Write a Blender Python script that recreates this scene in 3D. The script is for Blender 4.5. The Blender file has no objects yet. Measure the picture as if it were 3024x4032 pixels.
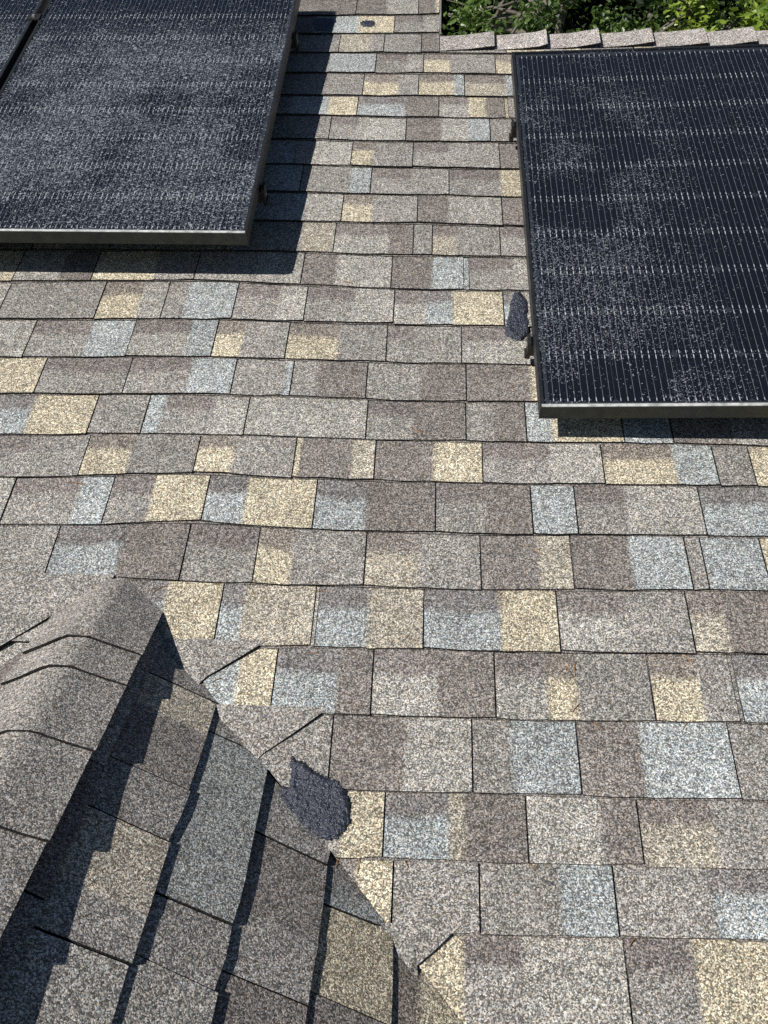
import bpy, math, random
from mathutils import Vector, Matrix
rng = random.Random(7)

# ------------------------------------------------------------------ camera, sky, sun, exposure
sc = bpy.context.scene
COL = sc.collection
A_ROOF = 0.470319            # main slope, about 6 in 12
ca, sa = math.cos(A_ROOF), math.sin(A_ROOF)

def setup():
    cam = bpy.data.cameras.new('camera'); o = bpy.data.objects.new('camera', cam); COL.objects.link(o)
    cam.sensor_fit = 'VERTICAL'; cam.sensor_height = 36.0
    cam.lens = 3582.92 / 4032 * 36.0
    cam.clip_start = 0.05; cam.clip_end = 2000
    pitch, yaw, roll = 0.477268, -0.0539035, -0.0065762
    f = Vector((math.sin(yaw)*math.cos(pitch), math.cos(yaw)*math.cos(pitch), -math.sin(pitch)))
    r = Vector((math.cos(yaw), -math.sin(yaw), 0)); u = r.cross(f)
    r2 = r*math.cos(roll) + u*math.sin(roll); u2 = -r*math.sin(roll) + u*math.cos(roll)
    m = Matrix((r2, u2, -f)).transposed().to_4x4(); m.translation = Vector((0, -1.70827, 1.07761))
    o.matrix_world = m
    sc.camera = o
    to_sun = Vector((-0.73, -0.56, 0.837)).normalized()
    elev = math.asin(to_sun.z); az = math.atan2(to_sun.x, to_sun.y)
    w = bpy.data.worlds.new('World'); sc.world = w; w.use_nodes = True
    nt = w.node_tree; bg = nt.nodes['Background']
    sky = nt.nodes.new('ShaderNodeTexSky'); sky.sky_type = 'NISHITA'; sky.sun_disc = False
    sky.sun_elevation = elev; sky.sun_rotation = az; sky.dust_density = 0.3; sky.air_density = 0.8; sky.ozone_density = 2.0
    nt.links.new(sky.outputs['Color'], bg.inputs['Color']); bg.inputs['Strength'].default_value = 0.05
    l = bpy.data.lights.new('sun', 'SUN'); l.energy = 5.0; l.angle = math.radians(0.5); l.color = (1.0, 0.965, 0.91)
    lo = bpy.data.objects.new('sun', l); COL.objects.link(lo)
    lo.rotation_euler = to_sun.to_track_quat('Z', 'Y').to_euler(); lo.location = to_sun*30
    vs = sc.view_settings; vs.view_transform = 'Standard'; vs.look = 'None'; vs.gamma = 1; vs.use_curve_mapping = False
    vs.exposure = 0.08
    sc.render.engine = 'CYCLES'; sc.cycles.use_denoising = False; sc.cycles.max_bounces = 6
    sc.cycles.transparent_max_bounces = 8
setup()

# ------------------------------------------------------------------ measured layout, in metres on the roof planes
# EDGES: butt line of each shingle course as (across, up-slope) points; ROWS: start, then (tone, end, cut joint?) per patch
EDGES = {
 0: [(-0.0775, 2.5685)],
 1: [(-0.0744, 2.4271)],
 2: [(-0.5795, 2.2908), (-0.0713, 2.2833), (0.2626, 2.2759)],
 3: [(-0.5363, 2.1505), (-0.0682, 2.1428), (0.261, 2.133)],
 4: [(-0.5475, 2.001), (-0.0649, 1.9929), (0.2784, 1.9874)],
 5: [(-0.5202, 1.8807), (-0.062, 1.86), (0.2736, 1.8508)],
 6: [(-0.5439, 1.7361), (-0.0589, 1.7158), (0.2754, 1.7122)],
 7: [(-0.5441, 1.5933), (-0.0557, 1.571), (0.269, 1.5643)],
 8: [(-0.5344, 1.4435), (-0.0526, 1.4289), (0.2783, 1.4155)],
 9: [(-0.5484, 1.2985), (-0.0495, 1.286), (0.2801, 1.273)],
 10: [(-1.0684, 1.1534), (-0.5683, 1.1546), (-0.0462, 1.1362), (0.2799, 1.1306)],
 11: [(-1.2595, 1.0083), (-0.864, 1.0175), (-0.6489, 1.0206), (-0.3639, 1.0024), (-0.0429, 0.9859), (0.3225, 0.9842)],
 12: [(-1.213, 0.8507), (-0.5866, 0.857), (-0.3496, 0.8506), (-0.0398, 0.8422), (0.2927, 0.8332)],
 13: [(-1.1688, 0.7009), (-0.6651, 0.7099), (-0.3358, 0.7041), (-0.0366, 0.6952), (0.2782, 0.6913)],
 14: [(-1.1292, 0.5666), (-0.5926, 0.5735), (-0.3232, 0.5699), (-0.0336, 0.5597), (0.2711, 0.5604)],
 15: [(-1.0879, 0.4263), (-0.7585, 0.435), (-0.6178, 0.4368), (-0.3102, 0.4308), (-0.0307, 0.427), (0.2064, 0.4249), (0.6015, 0.4276), (0.8101, 0.4251)],
 16: [(-1.0475, 0.2893), (-0.8666, 0.2978), (-0.6773, 0.3088), (-0.5325, 0.3126), (-0.2981, 0.3026), (-0.0279, 0.299), (0.2014, 0.2969), (0.5502, 0.2997), (0.7857, 0.3002)],
 17: [(-1.006, 0.1486), (-0.7654, 0.1556), (-0.6926, 0.1638), (-0.5327, 0.1711), (-0.3876, 0.1585), (-0.2841, 0.1537), (-0.0247, 0.152), (0.141, 0.1502), (0.531, 0.1551), (0.7588, 0.157)],
 18: [(-0.962, -0.0007), (-0.6906, 0.0109), (-0.5435, 0.0073), (-0.3892, 0.004), (-0.0214, 0.0017), (0.2354, 0.005), (0.7308, 0.0134)],
 19: [(-0.9163, -0.1557), (-0.419, -0.1515), (-0.0181, -0.1468), (0.1742, -0.149), (0.701, -0.1388)],
 20: [(-0.3821, -0.2991), (-0.0149, -0.2971), (0.1688, -0.2991), (0.6711, -0.2916)],
 21: [(-0.3264, -0.4503), (-0.1474, -0.4533), (-0.0115, -0.4512), (0.1633, -0.4493), (0.3557, -0.4488), (0.6408, -0.4465)],
 22: [(-0.1681, -0.579), (-0.0087, -0.5765), (0.1234, -0.5768), (0.3889, -0.5737), (0.6163, -0.5718)],
 23: [(-0.1134, -0.7053), (0.1098, -0.6999), (0.2428, -0.6962), (0.3616, -0.695), (0.5932, -0.69)],
}
ROWS = {
 0: (-0.6178, [("D", -0.3132, 1), ("D", -0.1958, 0), ("L", -0.0709, 1), ("D", -0.0018, 0), ("T", 0.0111, 1)]),
 1: (-0.603, [("D", -0.4655, 0), ("B", -0.4312, 1), ("B", -0.2993, 0), ("T", -0.1603, 1), ("Mb", -0.0469, 0), ("L", 0.012, 1)]),
 2: (-0.6065, [("M", -0.3595, 1), ("S", -0.2472, 0), ("M", -0.1931, 1), ("M", -0.054, 1), ("D", 0.013, 1)]),
 3: (-0.6089, [("M", -0.3856, 0), ("B", -0.2175, 1), ("Mb", -0.1039, 0), ("L", -0.0439, 1), ("Tb", 0.0517, 0), ("M", 0.2146, 1), ("Tb", 0.3148, 1)]),
 4: (-0.6006, [("M", -0.2547, 1), ("Tb", -0.1294, 0), ("M", -0.0593, 1), ("Tb", 0.0678, 0), ("B", 0.1026, 1), ("Sb", 0.2478, 0), ("B", 0.3081, 1)]),
 5: (-0.593, [("M", -0.4988, 0), ("B", -0.3669, 0), ("T", -0.2672, 1), ("Bb", -0.1038, 0), ("D", 0.0134, 1), ("Lb", 0.1162, 0), ("T", 0.1762, 0), ("D", 0.2395, 1), ("T", 0.2499, 1), ("M", 0.3191, 1)]),
 6: (-0.5846, [("M", -0.3524, 1), ("Mb", -0.2562, 0), ("L", -0.0954, 1), ("D", 0.0213, 0), ("L", 0.1146, 0), ("B", 0.1848, 1), ("M", 0.3206, 1)]),
 7: (-0.5921, [("B", -0.4634, 0), ("M", -0.3972, 0), ("L", -0.2693, 1), ("Tb", -0.1993, 0), ("M", -0.0689, 1), ("Mb", 0.0469, 0), ("M", 0.2116, 1), ("D", 0.3215, 1)]),
 8: (-0.5736, [("B", -0.4217, 1), ("M", -0.2657, 0), ("B", -0.1985, 1), ("Mb", -0.067, 0), ("M", 0.0487, 1), ("Mb", 0.212, 0), ("T", 0.3219, 1)]),
 9: (-0.6115, [("B", -0.3972, 0), ("L", -0.2803, 1), ("Tb", -0.1883, 0), ("M", -0.0479, 1), ("D", 0.0481, 0), ("L", 0.2106, 1), ("D", 0.3221, 1)]),
 10: (-0.6148, [("M", -0.3914, 0), ("S", -0.2933, 1), ("Lb", -0.13, 0), ("D", -0.0571, 1), ("M", -0.0009, 1), ("Sb", 0.0702, 0), ("M", 0.2, 1), ("Mb", 0.3217, 1)]),
 11: (-1.352, [("T", -1.2226, 1), ("L", -1.0884, 0), ("D", -0.9904, 1), ("T", -0.8082, 0), ("M", -0.6885, 1), ("L", -0.5207, 0), ("L", -0.3761, 1), ("D", -0.2796, 0), ("L", -0.1163, 1), ("D", 0.0022, 0), ("B", 0.0917, 1), ("B", 0.1063, 1), ("Mb", 0.2313, 0), ("L", 0.3644, 1)]),
 12: (-1.3046, [("L", -1.2225, 1), ("M", -1.1104, 0), ("M", -0.943, 1), ("Tb", -0.8267, 0), ("L", -0.756, 1), ("M", -0.6979, 0), ("B", -0.5551, 1), ("Mb", -0.428, 0), ("L", -0.3532, 1), ("Mb", -0.2184, 0), ("L", -0.1042, 1), ("Lb", -0.0152, 0), ("Bb", 0.0593, 0), ("T", 0.2007, 1), ("Bb", 0.224, 0), ("M", 0.3542, 1)]),
 13: (-1.2597, [("L", -1.1054, 1), ("Mb", -0.9413, 0), ("B", -0.8225, 1), ("Lb", -0.6606, 0), ("B", -0.5897, 1), ("Tb", -0.5135, 0), ("M", -0.39, 1), ("Tb", -0.2491, 0), ("M", -0.1184, 1), ("Mb", -0.0453, 0), ("M", 0.0831, 1), ("Lb", 0.3445, 1)]),
 14: (-1.2147, [("T", -1.0363, 1), ("Mb", -0.8022, 1), ("Mb", -0.6363, 0), ("B", -0.5179, 1), ("M", -0.3797, 0), ("B", -0.3629, 1), ("M", -0.2944, 0), ("D", -0.1653, 1), ("M", -0.024, 0), ("D", 0.0941, 1), ("D", 0.2611, 0), ("T", 0.4004, 1)]),
 15: (-1.1713, [("Bb", -1.0276, 0), ("T", -0.8635, 1), ("M", -0.7271, 1), ("B", -0.6838, 0), ("Mb", -0.5515, 0), ("L", -0.4653, 1), ("L", -0.1579, 1), ("Mb", -0.0407, 0), ("D", 0.0921, 1), ("M", 0.1611, 0), ("D", 0.2415, 1), ("B", 0.3051, 0), ("T", 0.4794, 1), ("B", 0.5986, 1), ("D", 0.7468, 0), ("M", 0.9043, 1)]),
 16: (-1.1296, [("Mb", -1.0005, 0), ("M", -0.8534, 1), ("Tb", -0.7394, 0), ("M", -0.5721, 1), ("Tb", -0.4812, 0), ("M", -0.329, 1), ("T", -0.3159, 0), ("D", -0.1851, 0), ("S", -0.1309, 1), ("D", 0.0134, 0), ("T", 0.131, 1), ("Mb", 0.2955, 0), ("L", 0.42, 1), ("Tb", 0.5915, 0), ("B", 0.6881, 1), ("M", 0.7742, 1), ("T", 0.8943, 1)]),
 17: (-1.0871, [("L", -1.0053, 1), ("Mb", -0.84, 0), ("B", -0.7632, 1), ("Mb", -0.6603, 0), ("T", -0.5291, 1), ("Bb", -0.433, 0), ("T", -0.2665, 1), ("Bb", -0.1478, 0), ("D", 0.0184, 1), ("Mb", 0.1354, 0), ("D", 0.2425, 1), ("B", 0.3451, 1), ("Mb", 0.465, 0), ("L", 0.6349, 1), ("Bb", 0.7835, 0), ("M", 0.8651, 1)]),
 18: (-1.0388, [("M", -0.8607, 1), ("Bb", -0.7024, 0), ("D", -0.5531, 1), ("Mb", -0.3876, 1), ("Tb", -0.3058, 0), ("M", -0.1388, 1), ("Sb", -0.0191, 0), ("M", 0.1212, 1), ("D", 0.2529, 0), ("S", 0.3251, 1), ("D", 0.4577, 0), ("B", 0.5818, 1), ("M", 0.6172, 1), ("B", 0.7502, 1), ("T", 0.8318, 1)]),
 19: (-1.0185, [("Mb", -0.8658, 0), ("L", -0.7475, 0), ("B", -0.697, 0), ("D", -0.6185, 0), ("Bb", -0.5737, 0), ("T", -0.4505, 1), ("Bb", -0.4004, 0), ("S", -0.2429, 1), ("L", -0.2357, 1), ("Bb", -0.1259, 0), ("S", -0.0044, 1), ("Bb", 0.1609, 0), ("T", 0.284, 1), ("Lb", 0.4342, 0), ("M", 0.5632, 1), ("Sb", 0.6363, 0), ("D", 0.7982, 1)]),
 20: (-0.4177, [("B", -0.3884, 0), ("T", -0.3116, 1), ("Bb", -0.1805, 0), ("D", -0.1079, 1), ("Lb", 0.0255, 0), ("D", 0.1446, 1), ("Lb", 0.2498, 0), ("Tb", 0.3127, 0), ("M", 0.4617, 1), ("Tb", 0.5602, 0), ("M", 0.6285, 1), ("M", 0.6357, 1), ("Bb", 0.7909, 1)]),
 21: (-0.3144, [("M", -0.1825, 1), ("D", -0.0366, 0), ("L", 0.0961, 1), ("M", 0.1742, 0), ("B", 0.303, 1), ("D", 0.4259, 0), ("B", 0.6017, 1), ("M", 0.8053, 1)]),
 22: (-0.1775, [("M", -0.1535, 0), ("T", -0.0712, 1), ("Bb", 0.0504, 0), ("S", 0.0804, 0), ("D", 0.1962, 1), ("L", 0.3328, 0), ("D", 0.4049, 1), ("Sb", 0.542, 0), ("M", 0.7715, 1)]),
 23: (-0.1491, [("D", -0.117, 0), ("T", -0.0507, 1), ("M", 0.1056, 1), ("M", 0.2503, 0), ("B", 0.347, 1), ("M", 0.5183, 0), ("Bb", 0.7408, 1)]),
 24: (-0.0218, [("T", 0.0746, 0), ("Mb", 0.1771, 0), ("L", 0.3541, 1), ("Mb", 0.4716, 0), ("T", 0.7509, 1)]),
}
TAR_A = [(-0.259, -0.3905), (-0.2347, -0.4016), (-0.2069, -0.4213), (-0.1802, -0.4321), (-0.1627, -0.4373), (-0.1503, -0.4513), (-0.1387, -0.4736), (-0.135, -0.5123), (-0.1422, -0.5289), (-0.1549, -0.5455), (-0.1738, -0.5505), (-0.1907, -0.5457), (-0.2025, -0.5364), (-0.2314, -0.5238), (-0.2442, -0.5078), (-0.2661, -0.4863), (-0.2774, -0.4612), (-0.2704, -0.4466), (-0.2613, -0.4521), (-0.2565, -0.4317)]
TAR_B = [(0.233, 0.9739), (0.2496, 0.9755), (0.2644, 0.9392), (0.2674, 0.9048), (0.2634, 0.8708), (0.2716, 0.8508), (0.2642, 0.8111), (0.2411, 0.7815), (0.2166, 0.7909), (0.2034, 0.8038), (0.2021, 0.83), (0.2002, 0.8433), (0.2129, 0.877), (0.2194, 0.9249)]
TAR_C = [(-0.2931, 2.5003), (-0.2824, 2.5177), (-0.2561, 2.522), (-0.2367, 2.5112), (-0.2365, 2.4819), (-0.2534, 2.4706), (-0.2771, 2.4756)]
TAR_D = [(-0.4689, 2.5383), (-0.4289, 2.5436), (-0.3867, 2.5335), (-0.3948, 2.4842), (-0.3938, 2.4322), (-0.4255, 2.4292), (-0.4638, 2.4332)]
NEEDLES = [(-0.7068, 0.1224), (-0.4553, 0.1262), (-0.8591, 0.1253), (-0.9294, 0.1976), (-0.8493, 0.2763), (-0.4388, 0.2795), (-0.5931, -0.0144), (-0.3812, -0.0188), (-0.2337, -0.0097), (0.1616, -0.0091), (0.2476, 0.1061), (0.5742, 0.1381), (0.617, 0.0514), (0.3103, -0.1849), (0.3044, -0.2721), (0.548, -0.1578), (0.3425, -0.305), (0.5207, -0.2994), (-0.2328, -0.1624), (-0.1148, -0.5898), (-0.0272, -0.5853), (-0.1515, -0.5807), (0.1955, -0.5788), (0.3696, -0.7012), (-0.0133, -0.7678), (0.0387, -0.7136), (0.479, 0.6159), (-0.2402, 1.0123), (-0.0314, 0.4602), (-0.4291, -0.2296)]
R23 = [(-0.0513, -0.6282), (-0.0794, -0.6569), (-0.0408, -0.7039), (-0.0283, -0.7034), (-0.0306, -0.6275)]
LEFT_CUT = [(-0.6997, 0.0047), (-0.772, -0.0614), (-0.813, -0.0906), (-0.843, -0.1166), (-0.9109, -0.1738), (-0.9768, -0.2293), (-1.0412, -0.2821)]

# ------------------------------------------------------------------ materials
def new_mat(name):
    m = bpy.data.materials.new(name); m.use_nodes = True
    nt = m.node_tree; return m, nt, nt.nodes['Principled BSDF']
def N(nt, t, **kw):
    n = nt.nodes.new(t)
    for k, v in kw.items(): setattr(n, k, v)
    return n
def math_node(nt, op, a, b=None, clamp=False):
    n = N(nt, 'ShaderNodeMath', operation=op, use_clamp=clamp)
    for i, x in enumerate((a, b)):
        if x is None: continue
        if isinstance(x, (int, float)): n.inputs[i].default_value = x
        else: nt.links.new(x, n.inputs[i])
    return n.outputs[0]
def map_range(nt, x, a, b, c, d, smooth=False):
    n = N(nt, 'ShaderNodeMapRange'); n.interpolation_type = 'SMOOTHSTEP' if smooth else 'LINEAR'
    nt.links.new(x, n.inputs[0])
    for i, v in enumerate((a, b, c, d)): n.inputs[i+1].default_value = v
    return n.outputs[0]
def mix_col(nt, fac, a, b, mode='MIX'):
    n = N(nt, 'ShaderNodeMix', data_type='RGBA', blend_type=mode)
    for s, x in ((0, fac), (6, a), (7, b)):
        if isinstance(x, (int, float)): n.inputs[s].default_value = x
        elif isinstance(x, tuple): n.inputs[s].default_value = (*x, 1)
        else: nt.links.new(x, n.inputs[s])
    return n.outputs[2]
def noise(nt, vec, scale, detail=2.0, rough=0.5):
    n = N(nt, 'ShaderNodeTexNoise'); n.inputs['Scale'].default_value = scale; n.inputs['Detail'].default_value = detail
    n.inputs['Roughness'].default_value = rough
    if vec is not None: nt.links.new(vec, n.inputs['Vector'])
    return n
def voronoi(nt, vec, scale):
    n = N(nt, 'ShaderNodeTexVoronoi'); n.inputs['Scale'].default_value = scale
    nt.links.new(vec, n.inputs['Vector']); return n

def granule_material():
    m, nt, b = new_mat('mineral_granules')
    pos = N(nt, 'ShaderNodeNewGeometry').outputs['Position']
    att = N(nt, 'ShaderNodeAttribute', attribute_name='tint').outputs['Color']
    v1 = voronoi(nt, pos, 440.0); v2 = voronoi(nt, pos, 190.0)
    s1 = N(nt, 'ShaderNodeSeparateColor'); nt.links.new(v1.outputs['Color'], s1.inputs[0])
    s2 = N(nt, 'ShaderNodeSeparateColor'); nt.links.new(v2.outputs['Color'], s2.inputs[0])
    g = math_node(nt, 'POWER', s1.outputs[0], 1.9)
    g = math_node(nt, 'MULTIPLY_ADD', g, 2.0); nt.nodes[-1].inputs[2].default_value = 0.30
    g2 = map_range(nt, s2.outputs[0], 0, 1, 0.74, 1.26)
    n1 = noise(nt, pos, 14.0, 4.0, 0.6)
    g3 = map_range(nt, n1.outputs['Fac'], 0.25, 0.75, 0.84, 1.16)
    k = math_node(nt, 'MULTIPLY', math_node(nt, 'MULTIPLY', g, g2), g3)
    hue = mix_col(nt, s1.outputs[1], (1.10, 1.0, 0.88), (0.92, 1.0, 1.09))
    col = mix_col(nt, 1.0, att, hue, 'MULTIPLY')
    kc = N(nt, 'ShaderNodeCombineColor')
    for i in range(3): nt.links.new(k, kc.inputs[i])
    col = mix_col(nt, 1.0, col, kc.outputs[0], 'MULTIPLY')
    nt.links.new(col, b.inputs['Base Color'])
    b.inputs['Roughness'].default_value = 0.82; b.inputs['Specular IOR Level'].default_value = 0.25
    bp = N(nt, 'ShaderNodeBump'); bp.inputs['Strength'].default_value = 0.4; bp.inputs['Distance'].default_value = 0.0016; bp.invert = True
    b.inputs['Diffuse Roughness'].default_value = 0.0
    nt.links.new(math_node(nt, 'MULTIPLY', v1.outputs['Distance'], 1.0), bp.inputs['Height']); nt.links.new(bp.outputs[0], b.inputs['Normal'])
    return m
GRAN = granule_material()

def plain(name, col, rough=0.6, metal=0.0, spec=0.5, var=0.0, scale=40, col2=None, bump=0.0, bscale=200):
    m, nt, b = new_mat(name)
    b.inputs['Roughness'].default_value = rough; b.inputs['Metallic'].default_value = metal
    b.inputs['Specular IOR Level'].default_value = spec
    pos = N(nt, 'ShaderNodeNewGeometry').outputs['Position']
    n = noise(nt, pos, scale, 5.0, 0.6)
    f = map_range(nt, n.outputs['Fac'], 0.35, 0.7, 0, 1)
    c2 = col2 if col2 else tuple(x*(1-var) for x in col)
    nt.links.new(mix_col(nt, f, col, c2), b.inputs['Base Color'])
    if bump:
        nb = noise(nt, pos, bscale, 3.0)
        bp = N(nt, 'ShaderNodeBump'); bp.inputs['Strength'].default_value = 0.8; bp.inputs['Distance'].default_value = bump
        nt.links.new(nb.outputs['Fac'], bp.inputs['Height']); nt.links.new(bp.outputs[0], b.inputs['Normal'])
    return m
DECK = plain('roofing_felt', (0.018, 0.017, 0.017), 0.9)
TAR = plain('roof_tar', (0.018, 0.022, 0.034), 0.33, spec=0.6, scale=150, col2=(0.05, 0.058, 0.085), bump=0.009, bscale=170)
FRAME = plain('black_anodised_frame', (0.018, 0.02, 0.024), 0.38, metal=0.3, scale=60, col2=(0.035, 0.037, 0.038))
FRAME_DIRT = plain('dirty_frame_front', (0.012, 0.013, 0.013), 0.5, metal=0.1, scale=38, col2=(0.034, 0.038, 0.026))
LIP_DUST_HIGHLIGHT = plain('dusty_lip_highlight', (0.30, 0.31, 0.31), 0.45, metal=0.1, scale=50, col2=(0.72, 0.72, 0.68))  # pale dust, with the rail edge's bright highlight painted into the colour
BACKSHEET = plain('black_backsheet', (0.024, 0.027, 0.034), 0.6)
CELL = plain('silicon_cell', (0.0060, 0.0070, 0.0115), 0.4, spec=0.3, scale=8, col2=(0.004, 0.0048, 0.0085))
WIRE = plain('cell_wire', (0.27, 0.28, 0.31), 0.45, metal=0.2, scale=30, col2=(0.13, 0.135, 0.155))
DASH = plain('cell_tab_ribbon', (0.80, 0.80, 0.80), 0.4, metal=0.1, scale=14, col2=(0.35, 0.36, 0.38))
BLACKM = plain('black_clamp_metal', (0.015, 0.016, 0.016), 0.45, metal=0.3, scale=60, col2=(0.04, 0.042, 0.038))
ALU = plain('drip_edge_metal', (0.30, 0.29, 0.28), 0.55, metal=0.2, scale=30, col2=(0.2, 0.19, 0.18))
NEEDLE = plain('dry_needle', (0.42, 0.24, 0.10), 0.7, scale=12, col2=(0.28, 0.12, 0.05))
BARK = plain('grey_bark', (0.20, 0.18, 0.15), 0.85, scale=25, col2=(0.10, 0.085, 0.07), bump=0.01, bscale=60)
LAWN = plain('lawn', (0.045, 0.075, 0.02), 0.9, scale=3, col2=(0.07, 0.09, 0.03))

def glass_material(name, dust_fn):
    m = bpy.data.materials.new(name); m.use_nodes = True
    nt = m.node_tree; nt.nodes.clear()
    out = N(nt, 'ShaderNodeOutputMaterial')
    tr = N(nt, 'ShaderNodeBsdfTransparent'); tr.inputs[0].default_value = (0.92, 0.94, 0.96, 1)
    gl = N(nt, 'ShaderNodeBsdfGlossy'); gl.inputs['Roughness'].default_value = 0.07
    fr = N(nt, 'ShaderNodeFresnel')
    bf = N(nt, 'ShaderNodeNewGeometry').outputs['Backfacing']
    nt.links.new(map_range(nt, bf, 0, 1, 1.45, 1/1.45), fr.inputs[0])
    mx = N(nt, 'ShaderNodeMixShader'); nt.links.new(fr.outputs[0], mx.inputs[0])
    nt.links.new(tr.outputs[0], mx.inputs[1]); nt.links.new(gl.outputs[0], mx.inputs[2])
    du = N(nt, 'ShaderNodeBsdfDiffuse'); du.inputs[0].default_value = (0.47, 0.51, 0.57, 1)
    co = N(nt, 'ShaderNodeTexCoord').outputs['Object']
    fac = dust_fn(nt, co)
    mx2 = N(nt, 'ShaderNodeMixShader'); nt.links.new(fac, mx2.inputs[0])
    nt.links.new(mx.outputs[0], mx2.inputs[1]); nt.links.new(du.outputs[0], mx2.inputs[2])
    nt.links.new(mx2.outputs[0], out.inputs[0])
    return m
def speckle(nt, co, scale, lo, hi, mask):
    """dried droplet specks: sparse bright dots whose density follows mask (0..1)"""
    v = voronoi(nt, co, scale)
    s = N(nt, 'ShaderNodeSeparateColor'); nt.links.new(v.outputs['Color'], s.inputs[0])
    thr = math_node(nt, 'SUBTRACT', 1.0, math_node(nt, 'MULTIPLY', mask, hi))
    on = math_node(nt, 'GREATER_THAN', s.outputs[0], thr)
    amp = map_range(nt, s.outputs[1], 0, 1, 0.15, 0.75)
    return math_node(nt, 'MULTIPLY', math_node(nt, 'MULTIPLY', on, amp), lo)
def dust_heavy(nt, co):
    sp = N(nt, 'ShaderNodeSeparateXYZ'); nt.links.new(co, sp.inputs[0])
    big = noise(nt, co, 3.2, 4.0, 0.55)
    y = sp.outputs[1]
    low = map_range(nt, y, 0.85, 1.35, 1.0, 0.0, True)       # heavy on the lower half
    rim = map_range(nt, y, 0.03, 0.22, 0.55, 1.0, True)
    m = math_node(nt, 'MULTIPLY', math_node(nt, 'MULTIPLY', low, rim), map_range(nt, big.outputs['Fac'], 0.34, 0.60, 0.22, 1.0, True))
    m = math_node(nt, 'ADD', math_node(nt, 'MULTIPLY', m, 0.90), 0.10)
    a = speckle(nt, co, 250.0, 0.80, 0.20, m)
    b = speckle(nt, co, 520.0, 0.62, 0.24, m)
    film = math_node(nt, 'MULTIPLY', m, 0.012)
    return math_node(nt, 'ADD', math_node(nt, 'MAXIMUM', a, b), film, True)
def dust_light(nt, co):
    sp = N(nt, 'ShaderNodeSeparateXYZ'); nt.links.new(co, sp.inputs[0])
    big = noise(nt, co, 2.6, 5.0, 0.6)
    x, y = sp.outputs[0], sp.outputs[1]
    left = map_range(nt, x, 0.22, 0.55, 1.0, 0.10, True)
    m = math_node(nt, 'MULTIPLY', left, map_range(nt, big.outputs['Fac'], 0.44, 0.56, 0.05, 1.0, True))
    up = map_range(nt, y, 1.2, 1.5, 1.0, 0.45, True)
    m = math_node(nt, 'ADD', math_node(nt, 'MULTIPLY', m, up), 0.03)
    a = speckle(nt, co, 340.0, 0.7, 0.10, m)
    b = speckle(nt, co, 560.0, 0.6, 0.10, m)
    return math_node(nt, 'ADD', math_node(nt, 'MAXIMUM', a, b), 0.004, True)
GLASS_CLEAR = bpy.data.materials.new('clear_glass'); GLASS_CLEAR.use_nodes = True
_nt = GLASS_CLEAR.node_tree; _t = N(_nt, 'ShaderNodeBsdfTransparent'); _t.inputs[0].default_value = (0.96, 0.97, 0.98, 1)
_nt.links.new(_t.outputs[0], _nt.nodes['Material Output'].inputs[0])
GLASS_HEAVY = glass_material('dusty_glass', dust_heavy)
GLASS_LIGHT = glass_material('speckled_glass', dust_light)

def leaf_material(name, c1, c2):
    m = bpy.data.materials.new(name); m.use_nodes = True
    nt = m.node_tree; b = nt.nodes['Principled BSDF']; out = nt.nodes['Material Output']
    at = N(nt, 'ShaderNodeAttribute', attribute_name='tint').outputs['Fac']
    col = mix_col(nt, at, c1, c2)
    nt.links.new(col, b.inputs['Base Color']); b.inputs['Roughness'].default_value = 0.38
    tl = N(nt, 'ShaderNodeBsdfTranslucent'); nt.links.new(col, tl.inputs[0])
    mx = N(nt, 'ShaderNodeMixShader'); mx.inputs[0].default_value = 0.3
    nt.links.new(b.outputs[0], mx.inputs[1]); nt.links.new(tl.outputs[0], mx.inputs[2]); nt.links.new(mx.outputs[0], out.inputs[0])
    return m
LEAF_DARK = leaf_material('dark_leaf', (0.02, 0.045, 0.01), (0.14, 0.22, 0.045))
LEAF_DEEP = leaf_material('deep_shade_leaf', (0.010, 0.022, 0.006), (0.035, 0.06, 0.014))  # self-shadow deep in the foliage is put into this darker leaf colour
LEAF_LIME = leaf_material('lime_leaf', (0.09, 0.16, 0.02), (0.32, 0.42, 0.06))

# ------------------------------------------------------------------ object helpers
def empty(name, label, cat, loc=(0, 0, 0), group=None):
    o = bpy.data.objects.new(name, None); COL.objects.link(o); o.location = loc
    o['label'] = label; o['category'] = cat
    if group: o['group'] = group
    return o
def link(name, me, mat, parent=None):
    o = bpy.data.objects.new(name, me); COL.objects.link(o)
    if mat is not None and not me.materials: me.materials.append(mat)
    if parent is not None: o.parent = parent
    return o
def mesh(name, V, F, C=None, smooth=False):
    me = bpy.data.meshes.new(name); me.from_pydata(V, [], F)
    if C:
        at = me.color_attributes.new('tint', 'FLOAT_COLOR', 'POINT')
        at.data.foreach_set('color', [x for c in C for x in (c[0], c[1], c[2], 1.0)])
    if smooth: me.polygons.foreach_set('use_smooth', [True]*len(me.polygons))
    me.update(); return me
BOXF = [(0, 3, 2, 1), (4, 5, 6, 7), (0, 1, 5, 4), (1, 2, 6, 5), (2, 3, 7, 6), (3, 0, 4, 7)]
def box_geo(V, F, x0, x1, y0, y1, z0, z1, ch=0.0):
    n = len(V)
    V += [(x0, y0, z0), (x1, y0, z0), (x1, y1, z0), (x0, y1, z0), (x0+ch, y0+ch, z1), (x1-ch, y0+ch, z1), (x1-ch, y1-ch, z1), (x0+ch, y1-ch, z1)]
    F += [tuple(n+i for i in f) for f in BOXF]
def boxes(name, mat, parent, *bs):
    V, F = [], []
    for b in bs: box_geo(V, F, *b)
    return link(name, mesh(name, V, F), mat, parent)

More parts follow.
